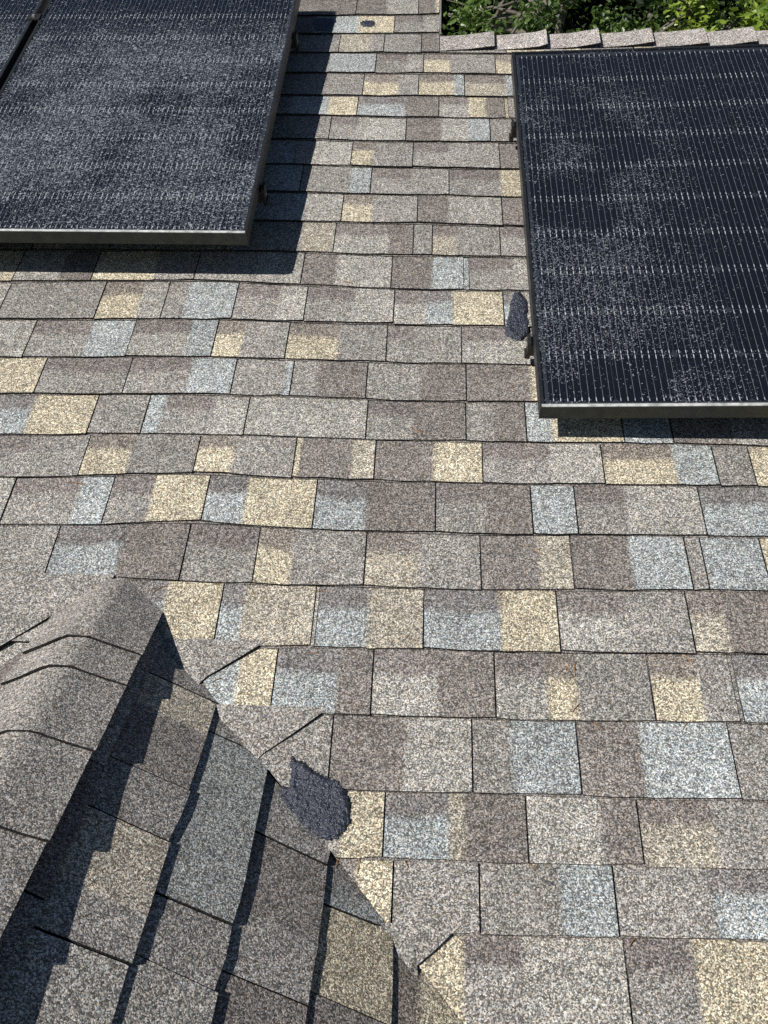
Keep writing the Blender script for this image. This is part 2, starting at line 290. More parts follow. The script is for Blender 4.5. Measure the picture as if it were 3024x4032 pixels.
def R(u, v, h=0.0):                                   # main slope: across, up-slope, off the surface
    return (u, v*ca - h*sa, v*sa + h*ca)
RIDGE_X, RIDGE_Y, RIDGE_Z = -0.6947, 0.0073, 0.0037   # where the side gable's ridge runs into the main slope
def SR(y, t, h=0.0):                                  # right slope of the side gable; t = -distance down from its ridge
    return (RIDGE_X - t*ca + h*sa, y, RIDGE_Z + t*sa + h*ca)
def SL(y, t, h=0.0):                                  # left slope
    return (RIDGE_X + t*ca - h*sa, y, RIDGE_Z + t*sa + h*ca)

# ------------------------------------------------------------------ shingles
TONES = dict(D=(0.192, 0.175, 0.162), M=(0.258, 0.245, 0.229), L=(0.318, 0.305, 0.280), S=(0.345, 0.315, 0.262),
             B=(0.306, 0.326, 0.327), T=(0.430, 0.385, 0.292))
TONES['G'] = (0.285, 0.292, 0.285)
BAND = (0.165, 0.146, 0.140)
EDGE_COL = (0.016, 0.015, 0.015)
H0, TH, DROP = 0.0088, 0.0048, 0.0077

def shingle_geo(out, fmap, uL, uR, segs, vb, vt, lift=0.0, drop=DROP, gap=0.0017, th=TH, exposure=0.1425, clip=None):
    """one tab. uL(v), uR(v): its ends; segs: [(tone, band, fraction end)]; vb(u): butt line; vt(u): butt line of the course above"""
    V, F, C = out
    n0 = len(V)
    um = 0.5*(uL(vb(0)) + uR(vb(0)))
    v_b, v_t = vb(um), vt(um)
    w = max(1e-4, uR(v_b) - uL(v_b))
    fr = [0.0]; own = [0]
    start = 0.0
    for i, (tone, band, end) in enumerate(segs):
        if end < 1.0 - 1e-6:
            d = min(0.006/w, 0.3*(end-start))
            fr += [end-d, end+d]; own += [i, i+1]
        start = end
    fr.append(1.0); own.append(len(segs)-1)
    # an extra column in wide stretches lets the butt edge wander
    k = 0
    while k < len(fr)-1:
        if (fr[k+1]-fr[k])*w > (0.02 if clip else 0.09):
            fr.insert(k+1, 0.5*(fr[k]+fr[k+1])); own.insert(k+1, own[k])
        k += 1
    bright = rng.uniform(0.90, 1.10)
    jl = [rng.gauss(0, 0.0009) for _ in fr]; jh = [rng.uniform(-0.0007, 0.0012) for _ in fr]
    skew = rng.gauss(0, 0.0025)
    nb = [0.0, 1.0, 0.70, 0.58, -1]     # rows: butt, then the printed shade band, then the hidden top
    rows = (0.0, 0.15, 0.3, 0.45, 0.55, 0.62, 0.68, 0.85, 1.12) if clip else (0.0, 0.55, 0.68, 1.12)
    nr = len(rows)
    tmid = [i for i, t in enumerate(rows) if t == 0.68][0]
    ncol = len(fr)
    for ri, t in enumerate(rows):
        for ci, f in enumerate(fr):
            u0 = uL(v_b + (v_t-v_b)*t); u1 = uR(v_b + (v_t-v_b)*t)
            u = u0 + gap + (u1-u0-2*gap)*f
            lo, hi = vb(u), vt(u)
            v = lo + (hi-lo)*t + (jl[ci] + skew*(f-0.5) if ri == 0 else 0.0)
            if ri == 0 and ci in (0, ncol-1): v += 0.0012
            if rows[ri] in (0.55, 0.68): v += jl[ci]*4
            if clip: u = max(u, clip(v))
            h = H0 + lift + jh[ci]*(1-t) - drop*t*(hi-lo)/exposure
            V.append(fmap(u, v, h))
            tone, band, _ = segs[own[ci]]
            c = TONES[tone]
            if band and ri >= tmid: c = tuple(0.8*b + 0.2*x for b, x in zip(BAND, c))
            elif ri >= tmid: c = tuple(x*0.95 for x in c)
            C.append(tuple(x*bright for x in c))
    for ri in range(nr-1):
        for ci in range(ncol-1):
            a = n0 + ri*ncol + ci
            F.append((a, a+1, a+1+ncol, a+ncol))
    # skirt: butt face and both ends, bare asphalt
    ring = [n0+ci for ci in range(ncol)] + [n0+ri*ncol+ncol-1 for ri in range(1, nr)]
    left = [n0+ri*ncol for ri in range(nr-1, 0, -1)]
    ring = left + ring
    m0 = len(V)
    base = fmap(0, 0, 0); up = fmap(0, 0, 1); nrm = Vector(up) - Vector(base)
    for i in ring:
        p = Vector(V[i]); V.append(tuple(p)); C.append(EDGE_COL)
        V.append(tuple(p - nrm*th)); C.append(EDGE_COL)
    for j in range(len(ring)-1):
        a = m0 + 2*j
        F.append((a, a+1, a+3, a+2))
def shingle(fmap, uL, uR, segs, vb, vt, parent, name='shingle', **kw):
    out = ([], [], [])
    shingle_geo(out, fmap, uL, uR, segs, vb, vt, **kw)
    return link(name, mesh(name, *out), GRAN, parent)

def interp(pts):
    pts = sorted(pts)
    def f(u):
        if u <= pts[0][0]: return pts[0][1]
        for (a, b), (c, d) in zip(pts, pts[1:]):
            if u <= c:
                t = (u-a)/(c-a); t = t*t*(3-2*t); return b + (d-b)*t
        return pts[-1][1]
    return f
E_ = 0.14248
EDGEF = {k: interp(p) for k, p in EDGES.items()}
for k in list(range(-9, 0)): EDGEF[k] = (lambda v: (lambda u: v))(EDGES[0][0][1] - k*E_)
for k in range(24, 32): EDGEF[k] = (lambda v: (lambda u: v))(-0.700 - (k-23)*0.1415)
const = lambda x: (lambda v: x)
def random_segs():
    n = rng.choice((1, 2, 2, 3)); cuts = sorted(rng.uniform(0.2, 0.8) for _ in range(n-1)) + [1.0]
    return [(rng.choice('DDMMMLLSBBT'), rng.random() < 0.4, c) for c in cuts]
def fill(out, fmap, u0, u1, vb, vt, **kw):
    u = u0
    while u < u1 - 0.02:
        w = rng.uniform(0.14, 0.34); e = min(u+w, u1)
        if u1 - e < 0.06: e = u1
        shingle_geo(out, fmap, const(u), const(e), random_segs(), vb, vt, lift=rng.uniform(-0.0006, 0.0012), **kw)
        u = e
RAKE = 0.0125
RIDGE_V = 2.402
def valley_u(v): return RIDGE_X + (RIDGE_Y - v*ca)

roof = empty('shingle_roof', 'large main roof slope of grey, tan and blue-grey laminated asphalt shingles', 'roof')
V, F = [], []
n = [R(-2.6, -1.9, -0.006), R(RAKE, -1.9, -0.006), R(RAKE, 3.75, -0.006), R(-2.6, 3.75, -0.006), R(2.6, -1.9, -0.006), R(2.6, RIDGE_V+0.05, -0.006), R(RAKE, RIDGE_V, -0.006)]
n2 = [(x, y, z-0.03) for x, y, z in n]
V = n + n2
F = [(0, 1, 2, 3), (1, 4, 5, 6), (7, 10, 9, 8), (8, 13, 12, 11), (0, 7, 8, 1), (1, 8, 11, 4), (4, 11, 12, 5), (5, 12, 13, 6), (6, 13, 9, 2), (2, 9, 10, 3), (3, 10, 7, 0)]
link('roof_deck', mesh('roof_deck', V, F), DECK, roof)

DIAG = {20: (-0.4519, -0.2245, 1.36), 21: (-0.3146, -0.3878, 1.21), 24: (-0.0035, -0.754, 1.14)}
field = ([], [], [])
for k in range(-8, 30):
    vb, vt = EDGEF[k], EDGEF[k-1]
    uend = RAKE if k <= 1 else 2.4
    # continuous backer layer under the tabs of this course
    b = ([], [], [])
    us = [-2.4 + i*0.12 for i in range(int((uend+2.4)/0.12)+1)] + [uend]
    if k >= 19: us = [u for u in us if u > valley_u(vb(0))+0.03]
    prev = None
    for u in us:
        if k == 2 and u > RAKE: tt = RIDGE_V-0.012
        else: tt = vt(u)+0.006
        v = vb(u) + rng.uniform(-0.0032, 0.0008)
        i = len(b[0])
        for vv, hh in ((v, 0.0037), (tt, -0.0030)):
            b[0].append(R(u, vv, hh)); b[2].append(TONES['D'])
        b[0].extend([R(u, v, 0.0037), R(u, v, 0.0004)]); b[2].extend([EDGE_COL]*2)
        if prev is not None:
            b[1].append((prev, i, i+1, prev+1)); b[1].append((prev+3, i+3, i+2, prev+2))
        prev = i
    link('backer_strip', mesh('backer_strip', *b), GRAN, roof)
    if k not in ROWS:
        left = -2.4 if k < 20 else valley_u(-0.75)+0.05+(k-24)*0.125
        if k >= 20: fill(field, R, -2.4, 2*RIDGE_X - valley_u(vt(-1.2)), vb, vt)
        fill(field, R, left, uend, vb, vt)
        continue
    u0, items = ROWS[k]
    if k >= 20: fill(field, R, -2.4, 2*RIDGE_X - valley_u(vt(-1.2)), vb, vt)
    if k < 19: fill(field, R, -2.4, u0, vb, vt)
    elif k == 19: fill(field, R, -2.4, u0, vb, vt)
    ulast = items[-1][1]
    if uend > ulast + 0.02: fill(field, R, ulast, uend, vb, vt if k != 2 else const(RIDGE_V-0.03))
    seg = []; s = u0
    first = True
    for tone, ue, cut in items:
        seg.append((tone[0], 'b' in tone, ue))
        if not cut: continue
        fs = [(t, bd, (e-s)/(ue-s)) for t, bd, e in seg]
        fL, fR = const(s), const(ue)
        kw = dict(lift=rng.uniform(-0.0008, 0.0016))
        if ue - s < 0.02: kw['lift'] = -0.0022; kw['gap'] = 0.0004
        if first and k >= 20:
            d = DIAG.get(k)
            def cl(v, d=d):
                x = valley_u(v) + 0.014
                return x
            lo_u = min(s, valley_u(vt(s))*0+s-0.045); kw['clip'] = cl
            fs = [(t, bd, (e-lo_u)/(ue-lo_u)) for t, bd, e in seg]; fL = const(lo_u)
        shingle(R, fL, fR, fs, vb, vt, roof, **kw)
        first = False; seg = []; s = ue
fo = link('shingle_field', mesh('shingle_field', *field), GRAN, roof); fo['kind'] = 'stuff'
# shingle ends woven through the valley, their corners clipped at 45 degrees, lapping onto the main slope
def cut_piece(fmap, pts, h, th, tone, parent, name):
    ring = []
    for (a, b), (c, d) in zip(pts, pts[1:]+pts[:1]):
        n = max(1, int(math.hypot(c-a, d-b)/0.03))
        for i in range(n): ring.append((a+(c-a)*i/n + rng.gauss(0, 0.0006), b+(d-b)*i/n + rng.gauss(0, 0.0006)))
    cx = sum(p[0] for p in ring)/len(ring); cy = sum(p[1] for p in ring)/len(ring)
    V = [fmap(cx, cy, h)] + [fmap(x, y, h) for x, y in ring]; n = len(ring)
    C = [TONES[tone]]*(n+1)
    F = [(0, 1+i, 1+(i+1) % n) for i in range(n)]
    m = len(V)
    for x, y in ring: V += [fmap(x, y, h), fmap(x, y, h-th)]; C += [EDGE_COL]*2
    for i in range(n):
        k = (i+1) % n; F.append((m+2*i, m+2*i+1, m+2*k+1, m+2*k))
    return link(name, mesh(name, V, F, C), GRAN, parent)
def vt_(k, u): return EDGEF[k-1](u)
for k, corner, end, tone in ((20, (-0.4519, -0.2245), (-0.3955, -0.1831), 'M'), (21, (-0.3146, -0.3878), (-0.2619, -0.3441), 'M'),
                             (24, (-0.0035, -0.754), (0.0547, -0.7028), 'M')):
    t = vt_(k, end[0]) + 0.012
    lowv = corner[1] - 0.030
    sl = (end[0]-corner[0])/(end[1]-corner[1])
    pts = [(valley_u(lowv)-0.012, lowv), (corner[0]-0.012, corner[1]-0.014), corner, end, (end[0]+sl*(t-end[1]), t), (valley_u(t)-0.012, t)]
    cut_piece(R, pts, 0.0105, 0.0075, tone, roof, 'valley_shingle')
L0, L1 = LEFT_CUT[0], LEFT_CUT[-1]
cut_piece(R, LEFT_CUT + [(L1[0]-0.15, L1[1]), (L1[0]-0.15, 0.012), (L0[0], 0.014)], 0.0140, 0.011, 'M', roof, 'valley_shingle')

# ridge caps over the short ridge on the right
def rise(u): return 0.020*(u-0.014)
def ridge_cap(parent, i, u0, u1):
    V, F, C = [], [], []
    tone = TONES['M']; br = rng.uniform(0.95, 1.15)
    tint = (tone[0]*1.28*br, tone[1]*1.25*br, tone[2]*1.26*br)
    ends = ((u0, 0.010), (0.5*(u0+u1), 0.015), (u1-0.03, 0.021+rng.uniform(0, 0.004)), (u1, 0.024+rng.uniform(0, 0.007)))
    front = 0.108 + rng.uniform(-0.006, 0.006)
    def section(h, u, e):
        pts = []
        for q in (-1.0, -0.6, -0.22, -0.08, 0.0, 0.08, 0.22, 0.6, 1.0):
            d = abs(q)*front
            dip = 0.0045 if abs(q) < 0.05 else (0.0012 if abs(q) < 0.15 else 0.0)
            droop = h*(1.0 if abs(q) < 0.9 else 0.95)
            if q <= 0: p = Vector(R(u, rise(u) + RIDGE_V - d, droop))
            else:
                p0 = R(u, rise(u) + RIDGE_V, 0); p = Vector((u, p0[1] + d*ca + droop*sa, p0[2] - d*sa + droop*ca))
            pts.append(tuple(p + Vector((0, 0, -dip))))
        return pts
    T = 0.0065
    n = 9
    for u, h in ends:
        top = section(h, u, 0); bot = section(h-T, u, 0)
        V += top + bot; C += [tint]*n + [EDGE_COL]*n
    for k in range(3):
        a, b = k*2*n, (k+1)*2*n
        for j in range(n-1):
            F.append((a+j, b+j, b+j+1, a+j+1)); F.append((a+n+j, a+n+j+1, b+n+j+1, b+n+j))
    m = len(V); V += V[:]; C += [EDGE_COL]*m         # dark cut edges on their own vertices
    for k in range(3):
        a, b = m+k*2*n, m+(k+1)*2*n
        F.append((a, a+n, b+n, b)); F.append((a+n-1, b+n-1, b+2*n-1, a+2*n-1))
    a = m+3*2*n
    for j in range(n-1): F.append((a+j, a+n+j, a+n+j+1, a+j+1))
    a = m
    for j in range(n-1): F.append((a+j, a+j+1, a+n+j+1, a+n+j))
    link('ridge_cap', mesh('ridge_cap', V, F, C), GRAN, parent)
us = [0.014, 0.211, 0.403, 0.594, 0.787, 0.982, 1.158, 1.35, 1.54, 1.73, 1.92, 2.11, 2.3, 2.49]
for i, (x, y) in enumerate(zip(us, us[1:])): ridge_cap(roof, i, x + (0.003 if i else 0), y + 0.002)
# slope behind the ridge and the trim along the rake
p = R(0, RIDGE_V, -0.006)
V = [(RAKE, p[1], p[2]), (2.6, p[1]+0.045, p[2]+0.022), (2.6, p[1]+2.6, p[2]-2.6*sa/ca), (RAKE, p[1]+2.6, p[2]-2.6*sa/ca)]
V += [(x, y, z-0.03) for x, y, z in V]
link('rear_slope', mesh('rear_slope', V, [(0, 1, 2, 3), (7, 6, 5, 4), (0, 4, 5, 1), (1, 5, 6, 2), (2, 6, 7, 3), (3, 7, 4, 0)], [(0.2, 0.19, 0.18)]*8), GRAN, roof)
V = []; F = []
for v in (RIDGE_V+0.02, 3.74):
    for u, h in ((RAKE-0.002, 0.0068), (RAKE+0.005, 0.0062), (RAKE+0.006, -0.05), (RAKE-0.002, -0.05)): V.append(R(u, v, h))
F = [(0, 1, 5, 4), (1, 2, 6, 5), (2, 3, 7, 6), (3, 0, 4, 7), (3, 2, 1, 0), (4, 5, 6, 7)]
link('rake_trim', mesh('rake_trim', V, F), ALU, roof)

# tar repairs daubed over the shingles
def inside(x, y, P):
    r = False; j = len(P)-1
    for i in range(len(P)):
        if (P[i][1] > y) != (P[j][1] > y) and x < (P[j][0]-P[i][0])*(y-P[i][1])/(P[j][1]-P[i][1])+P[i][0]: r = not r
        j = i
    return r
def edge_dist(x, y, P):
    best = 9
    for (a, b), (c, d) in zip(P, P[1:]+P[:1]):
        t = max(0, min(1, ((x-a)*(c-a)+(y-b)*(d-b))/((c-a)**2+(d-b)**2+1e-12)))
        best = min(best, math.hypot(x-a-t*(c-a), y-b-t*(d-b)))
    return best
from mathutils import noise as mnoise
def tar_patch(P, label, thick=0.007, step=0.0032, base=0.0075):
    # resample the outline with a ragged edge
    Q = []
    for (a, b), (c, d) in zip(P, P[1:]+P[:1]):
        L = math.hypot(c-a, d-b); n = max(1, int(L/0.004))
        for i in range(n):
            t = i/n; x, y = a+(c-a)*t, b+(d-b)*t
            q = mnoise.noise((x*140, y*140, 3.1))*0.0035
            nx, ny = (d-b)/L, -(c-a)/L
            Q.append((x+nx*q, y+ny*q))
    xs = [p[0] for p in Q]; ys = [p[1] for p in Q]
    idx = {}; V = []; F = []
    nx, ny = int((max(xs)-min(xs))/step)+2, int((max(ys)-min(ys))/step)+2
    def vert(i, j):
        if (i, j) not in idx:
            x, y = min(xs)+(i-0.5)*step, min(ys)+(j-0.5)*step
            d = edge_dist(x, y, Q)
            h = thick*min(1, d/0.008)**0.6*(0.75+0.55*mnoise.noise((x*60, y*45, 0)) + 0.35*mnoise.noise((x*190, y*120, 5)))
            ridge = 0.0022*abs(mnoise.noise((x*25+y*60, y*8, 9)))
            idx[(i, j)] = len(V); V.append(R(x, y, base + max(0.0006, h) + ridge*min(1, d/0.01)))
        return idx[(i, j)]
    for i in range(nx):
        for j in range(ny):
            x, y = min(xs)+i*step, min(ys)+j*step
            if inside(x, y, Q): F.append((vert(i, j), vert(i+1, j), vert(i+1, j+1), vert(i, j+1)))
    # skirt down to the shingles
    cnt = {}
    for f in F:
        for a, b in zip(f, f[1:]+f[:1]): cnt[(a, b)] = 1
    low = {}
    for (a, b) in list(cnt):
        if (b, a) not in cnt:
            for q in (a, b):
                if q not in low:
                    low[q] = len(V); x, y, z = V[q]; V.append((x, y+0.012*sa, z-0.012*ca))
            F.append((b, a, low[a], low[b]))
    o = link('tar_patch', mesh('tar_patch', V, F, smooth=True), TAR, roof); o['label'] = label
tar_patch(TAR_A, 'big ragged black tar patch beside the valley')
tar_patch(TAR_B, 'upright black tar patch at the edge of the right panel', thick=0.006)
tar_patch(TAR_C, 'small dark tar dab on a tan shingle near the top', thick=0.003)
tar_patch(TAR_D, 'dark tar smear in the shadow of the left panel', thick=0.002)

# ------------------------------------------------------------------ side gable running in from the lower left
gable = empty('side_gable_roof', 'small side gable roof with shingled ridge joining the main slope at lower left', 'roof')
def tri_deck(fm, side):
    V = [fm(0.02, 0, -0.004), fm(-1.9, 0, -0.004), fm(-1.9, -1.55, -0.004), fm(-1.38, -1.55, -0.004)]
    V += [(x, y, z-0.025) for x, y, z in V]
    link('roof_deck', mesh('roof_deck', V, [(0, 1, 2, 3), (7, 6, 5, 4), (0, 4, 5, 1), (1, 5, 6, 2), (2, 6, 7, 3), (3, 7, 4, 0)]), DECK, gable)
tri_deck(SR, 1); tri_deck(SL, -1)
SEDGE = [0.0, 0.148, 0.300, 0.436, 0.585, 0.725, 0.866, 1.008, 1.15]
SROWS = {1: [('M', -0.285), ('L', -0.52), ('D', -0.8), ('M', -1.8)],
         2: [('M', -0.257, 1), ('S', -0.350, 0), ('D', -0.500, 1), ('M', -0.621, 1), ('S', -0.765, 0), ('M', -0.849, 1), ('L', -1.1, 1), ('D', -1.8, 1)],
         3: [('M', -0.347, 1), ('G', -0.727, 1), ('M', -0.843, 1), ('L', -1.1, 0), ('M', -1.8, 1)],
         4: [('M', -0.542, 1), ('D', -0.700, 0), ('M', -0.814, 1), ('D', -1.0, 0), ('L', -1.8, 1)],
         5: [('D', -0.585, 0), ('B', -0.626, 1), ('T', -0.799, 1), ('D', -1.0, 1), ('M', -1.8, 1)],
         6: [('Tb', -0.98, 1), ('L', -1.2, 1), ('T', -1.8, 1)]}
# here u = -y so that the tab runs from the valley outwards
for j, items in SROWS.items():
    s0, s1 = SEDGE[j-1], SEDGE[j]
    wob = rng.uniform(0, 9)
    vb = lambda u, s1=s1, wob=wob: -s1 - 0.004*mnoise.noise((u*5, wob, 0)) - 0.0018*mnoise.noise((u*22, wob, 3))
    vt = lambda u, s0=s0: -s0 if s0 > 0 else -0.03
    fm = lambda u, v, h: SR(-u, v, h)
    prev = None; seg = []
    for it in items:
        tone, yend = it[0], it[1]; cut = it[2] if len(it) > 2 else 1
        seg.append((tone[0], 'b' in tone, -yend))
        if not cut: continue
        if prev is None:
            fL = lambda v: -v*ca - 0.012 - RIDGE_Y
            st = s1*ca
        else:
            st = prev; fL = const(prev)
        ue = -yend
        fs = [(t, bd, (e-st)/(ue-st)) for t, bd, e in seg]
        # courses here are skewed a little, as laid
        k = rng.uniform(-0.14, -0.06)
        def fR(v, ue=ue, k=k, s1=s1): return ue + k*(v+s1)
        if prev is not None: fL = (lambda v, p=prev, k=pk, s1=s1: p + k*(v+s1))
        shingle(fm, fL, fR, fs, vb, vt, gable, lift=rng.uniform(0.001, 0.0045), drop=0.0085, th=0.0075)
        prev = ue; pk = k; seg = []
lf = ([], [], [])
for j in range(1, 8):
    s0, s1 = SEDGE[j-1], SEDGE[j]
    for (a, b) in ((s1*ca+0.01 if False else s0*ca-0.01, 0.55), (0.55, 0.9), (0.9, 1.3), (1.3, 1.85)):
        if b - a < 0.05: continue
        if a < 0.5: fl = lambda v: -v*ca - 0.012 - RIDGE_Y
        else: fl = const(a)
        if s1*ca > b - 0.06: continue
        shingle_geo(lf, lambda u, v, h: SL(-u, v, h), fl, const(b), random_segs(), const(-s1), const(-max(s0, 0.03)), lift=rng.uniform(0, 0.002))
lo = link('shingle_field', mesh('shingle_field', *lf), GRAN, gable); lo['kind'] = 'stuff'

V = []
for y in (-0.22, -1.88):
    hv = 0.010
    V += [SL(y, -0.085, 0.001), SL(y, -0.085, 0.006+hv), SL(y, -0.01, 0.006+hv), SR(y, -0.01, 0.006+hv), SR(y, -0.085, 0.006+hv), SR(y, -0.085, 0.001)]
link('ridge_vent', mesh('ridge_vent', V, [(0, 1, 7, 6), (1, 2, 8, 7), (2, 3, 9, 8), (3, 4, 10, 9), (4, 5, 11, 10), (5, 4, 3, 2, 1, 0), (6, 7, 8, 9, 10, 11)]), DECK, gable)
def hip_cap(y0, y1, tint_l, wid=0.118):
    """folded cap: y0 upper end (towards the main slope), y1 exposed lower end"""
    V, F, C = [], [], []
    qs = [-1.0, -0.6, -0.3, -0.18, -0.10, -0.03, 0.03, 0.10, 0.18, 0.3, 0.6, 1.0]
    n = len(qs); br = rng.uniform(0.95, 1.08)
    ys = [y0, y0 + (y1-y0)*0.5, y1 + 0.03, y1]
    wl, wr = wid*rng.uniform(0.97, 1.06), wid*rng.uniform(0.96, 1.04)
    T = 0.0055; rv = rng.uniform(-0.001, 0.005)
    for k, y in enumerate(ys):
        t = k/3; ramp = min(1.0, max(0.0, (0.05-y)/0.22)); ramp = ramp*ramp*(3-2*ramp)
        h = 0.009 + 0.017*ramp + (0.0, 0.003, 0.0065, 0.0075)[k] + rv*t
        for off in (0, T):
            for q in qs:
                d = abs(q)*(wr if q > 0 else wl)
                dip = 0.004*max(0, 1-abs(q)/0.2)**2
                jy = rng.gauss(0, 0.0012) if k == 3 else 0
                lift = (0.009*ramp if q > 0 else 0.002)*abs(q)**2
                fm = SR if q > 0 else SL
                x, yy, z = fm(y + jy*(off == 0), -d, h + lift - off)
                V.append((x, yy, z-dip)); C.append(tuple(c*br for c in tint_l) if off == 0 else EDGE_COL)
    for k in range(3):
        a, b = k*2*n, (k+1)*2*n
        for j in range(n-1):
            F.append((a+j, b+j, b+j+1, a+j+1)); F.append((a+n+j, a+n+j+1, b+n+j+1, b+n+j))
    nt = len(F); m = len(V); V += V[:]; C += [EDGE_COL]*m
    for k in range(3):
        a, b = m+k*2*n, m+(k+1)*2*n
        F.append((a, a+n, b+n, b)); F.append((a+n-1, b+n-1, b+2*n-1, a+2*n-1))
    a = m+3*2*n
    for j in range(n-1): F.append((a+j, a+n+j, a+n+j+1, a+j+1))
    me = mesh('ridge_cap', V, F, C)
    me.polygons.foreach_set('use_smooth', [i < nt for i in range(len(F))])
    link('ridge_cap', me, GRAN, gable)
ce = [0.055, -0.243, -0.340, -0.522, -0.728, -0.93, -1.13, -1.33, -1.53, -1.73, -1.9]
for i in range(len(ce)-1):
    top = ce[i] + (0.0 if i == 0 else 0.03)
    hip_cap(top, ce[i+1], (0.285, 0.268, 0.248))

# ------------------------------------------------------------------ solar panels
def solar_panel(name, label, origin, rot, W, L, h_top, glass, feet, rails=(0.265, 1.25), tilt=0.0):
    """origin = (across, up-slope) of the lower left corner; local x across, y up-slope, z off the roof, z=0 on the roof"""
    root = empty(name, label, 'solar panel', R(origin[0], origin[1], 0))
    root.rotation_euler = (Matrix.Rotation(A_ROOF, 3, 'X') @ Matrix.Rotation(rot, 3, 'Z') @ Matrix.Rotation(-tilt, 3, 'Y')).to_euler()
    z1 = h_top; z0 = h_top - 0.037; lip = 0.011
    for nm, b in (('l', (0, lip, lip, L-lip, z0, z1, 0.0012)), ('r', (W-lip, W, lip, L-lip, z0, z1, 0.0012)), ('t', (0, W, L-lip, L, z0, z1, 0.0012))):
        boxes('frame_rail', FRAME, root, b)
    fb = boxes('frame_rail', FRAME_DIRT, root, (0, W, 0, lip, z0, z1, 0.0012))
    boxes('dust_highlight_ledge', LIP_DUST_HIGHLIGHT, root, (0.004, W-0.004, 0.0035, lip+0.002, z1-0.0004, z1+0.0008, 0.0006))  # thin strip carrying the dust and painted highlight along the lower rail
    boxes('backsheet', BACKSHEET, root, (lip, W-lip, lip, L-lip, z1-0.0085, z1-0.0065))
    nc, nr = 6, 10
    mx, my = lip+0.011, lip+0.012
    px, py = (W-2*mx)/nc, (L-2*my)/nr
    hx, hy = px/2-0.0011, py/2-0.0011; ch = 0.0095
    zc = z1-0.0060
    V = [(-hx+ch, -hy, 0), (hx-ch, -hy, 0), (hx, -hy+ch, 0), (hx, hy-ch, 0), (hx-ch, hy, 0), (-hx+ch, hy, 0), (-hx, hy-ch, 0), (-hx, -hy+ch, 0)]
    cm = mesh('cell', V + [(x, y, -0.0004) for x, y, z in V], [tuple(range(8)), tuple(range(15, 7, -1))] + [(i, i+8, (i+1) % 8+8, (i+1) % 8) for i in range(8)])
    for r in range(nr):
        for c in range(nc):
            o = link('cell', cm, CELL, root); o.location = (mx+px*(c+0.5), my+py*(r+0.5), zc)
    V, F = [], []
    Vd, Fd = [], []
    nw = 9; zw = zc + 0.0005
    for c in range(nc):
        for k in range(nw):
            x = mx + px*(c + 0.075 + 0.85*k/(nw-1)); w = 0.0005
            box_geo(V, F, x-w, x+w, my+0.004, L-my-0.004, zw, zw+0.0003)
            for r in range(nr+1):
                y = my + py*r
                for lo, hi in ((-0.015, -0.003), (0.003, 0.013)):
                    if (r == 0 and lo < 0) or (r == nr and lo > 0): continue
                    w2 = 0.00095
                    a, b_ = y+lo+rng.uniform(-0.002, 0.002), y+hi+rng.uniform(-0.002, 0.002)
                    if lo > 0: a = y+lo
                    else: b_ = y+hi
                    box_geo(Vd, Fd, x-w2, x+w2, a, b_, zw+0.0004, zw+0.0008)
    o = link('collector_wires', mesh('collector_wires', V, F), WIRE, root); o['kind'] = 'stuff'
    o = link('ribbon_tabs', mesh('ribbon_tabs', Vd, Fd), DASH, root); o['kind'] = 'stuff'
    g = boxes('glass', GLASS_CLEAR, root, (lip-0.001, W-lip+0.001, lip-0.001, L-lip+0.001, z1-0.0042, z1-0.0012))
    g.data.materials.append(glass); g.data.polygons[1].material_index = 1
    for y in rails:
        boxes('mounting_rail', BLACKM, root, (-0.004, W+0.004, y-0.018, y+0.018, z0-0.036, z0-0.001))
        for x in (0.14, W-0.14):
            boxes('rail_foot', BLACKM, root, (x-0.03, x+0.03, y-0.06, y-0.02, 0.004, 0.012), (x-0.02, x+0.02, y-0.026, y-0.0185, 0.012, z0-0.006))
    for side, y in feet:
        s = -1 if side == 'l' else 1
        x = 0 if side == 'l' else W
        a, b_ = sorted((x+s*0.0045, x+s*0.013)); c_, d_ = sorted((x+s*0.0045, x+s*0.018))
        boxes('end_clamp', BLACKM, root, (a, b_, y-0.019, y+0.019, z0-0.036, z0+0.006), (c_, d_, y-0.012, y+0.012, z0-0.052, z0-0.0362))
        boxes('clamp_bolt', ALU, root, (min(x+s*0.013, x+s*0.0155), max(x+s*0.013, x+s*0.0155), y-0.005, y+0.005, z0-0.022, z0-0.012))
    return root
solar_panel('solar_panel', 'black solar panel on the right with clear dark cells and white wire dashes', (0.264, 0.432), 0.0030, 0.992, 1.628, 0.124, GLASS_LIGHT, (('l', 0.265), ('l', 1.25)), tilt=0.024)
rotL = -0.0135
solar_panel('solar_panel', 'dusty solar panel on the left, pale speckled dirt over its lower half', (-0.5126-0.915, 1.037+0.000), rotL*0.6, 0.915, 1.55, 0.160, GLASS_HEAVY, (('r', 0.262), ('r', 1.15)), rails=(0.262, 1.15))
solar_panel('solar_panel', 'solar panel cut off by the top left corner, beyond the narrow black gap', (-0.5126-0.915-0.022-0.915, 1.045), rotL*0.6, 0.915, 1.55, 0.160, GLASS_HEAVY, ())
mc = empty('panel_clamp', 'small black clamp bridging the gap between the two left panels', 'clamp', R(-1.4385, 2.245, 0.1))
mc.rotation_euler = (A_ROOF, 0, 0)
boxes('clamp_cap', BLACKM, mc, (-0.024, 0.024, -0.02, 0.02, 0.0612, 0.0652, 0.001))
boxes('bolt', ALU, mc, (-0.006, 0.006, -0.006, 0.006, 0.0652, 0.0705, 0.0015))
boxes('clamp_stem', BLACKM, mc, (-0.008, 0.008, -0.014, 0.014, -0.01, 0.0610))

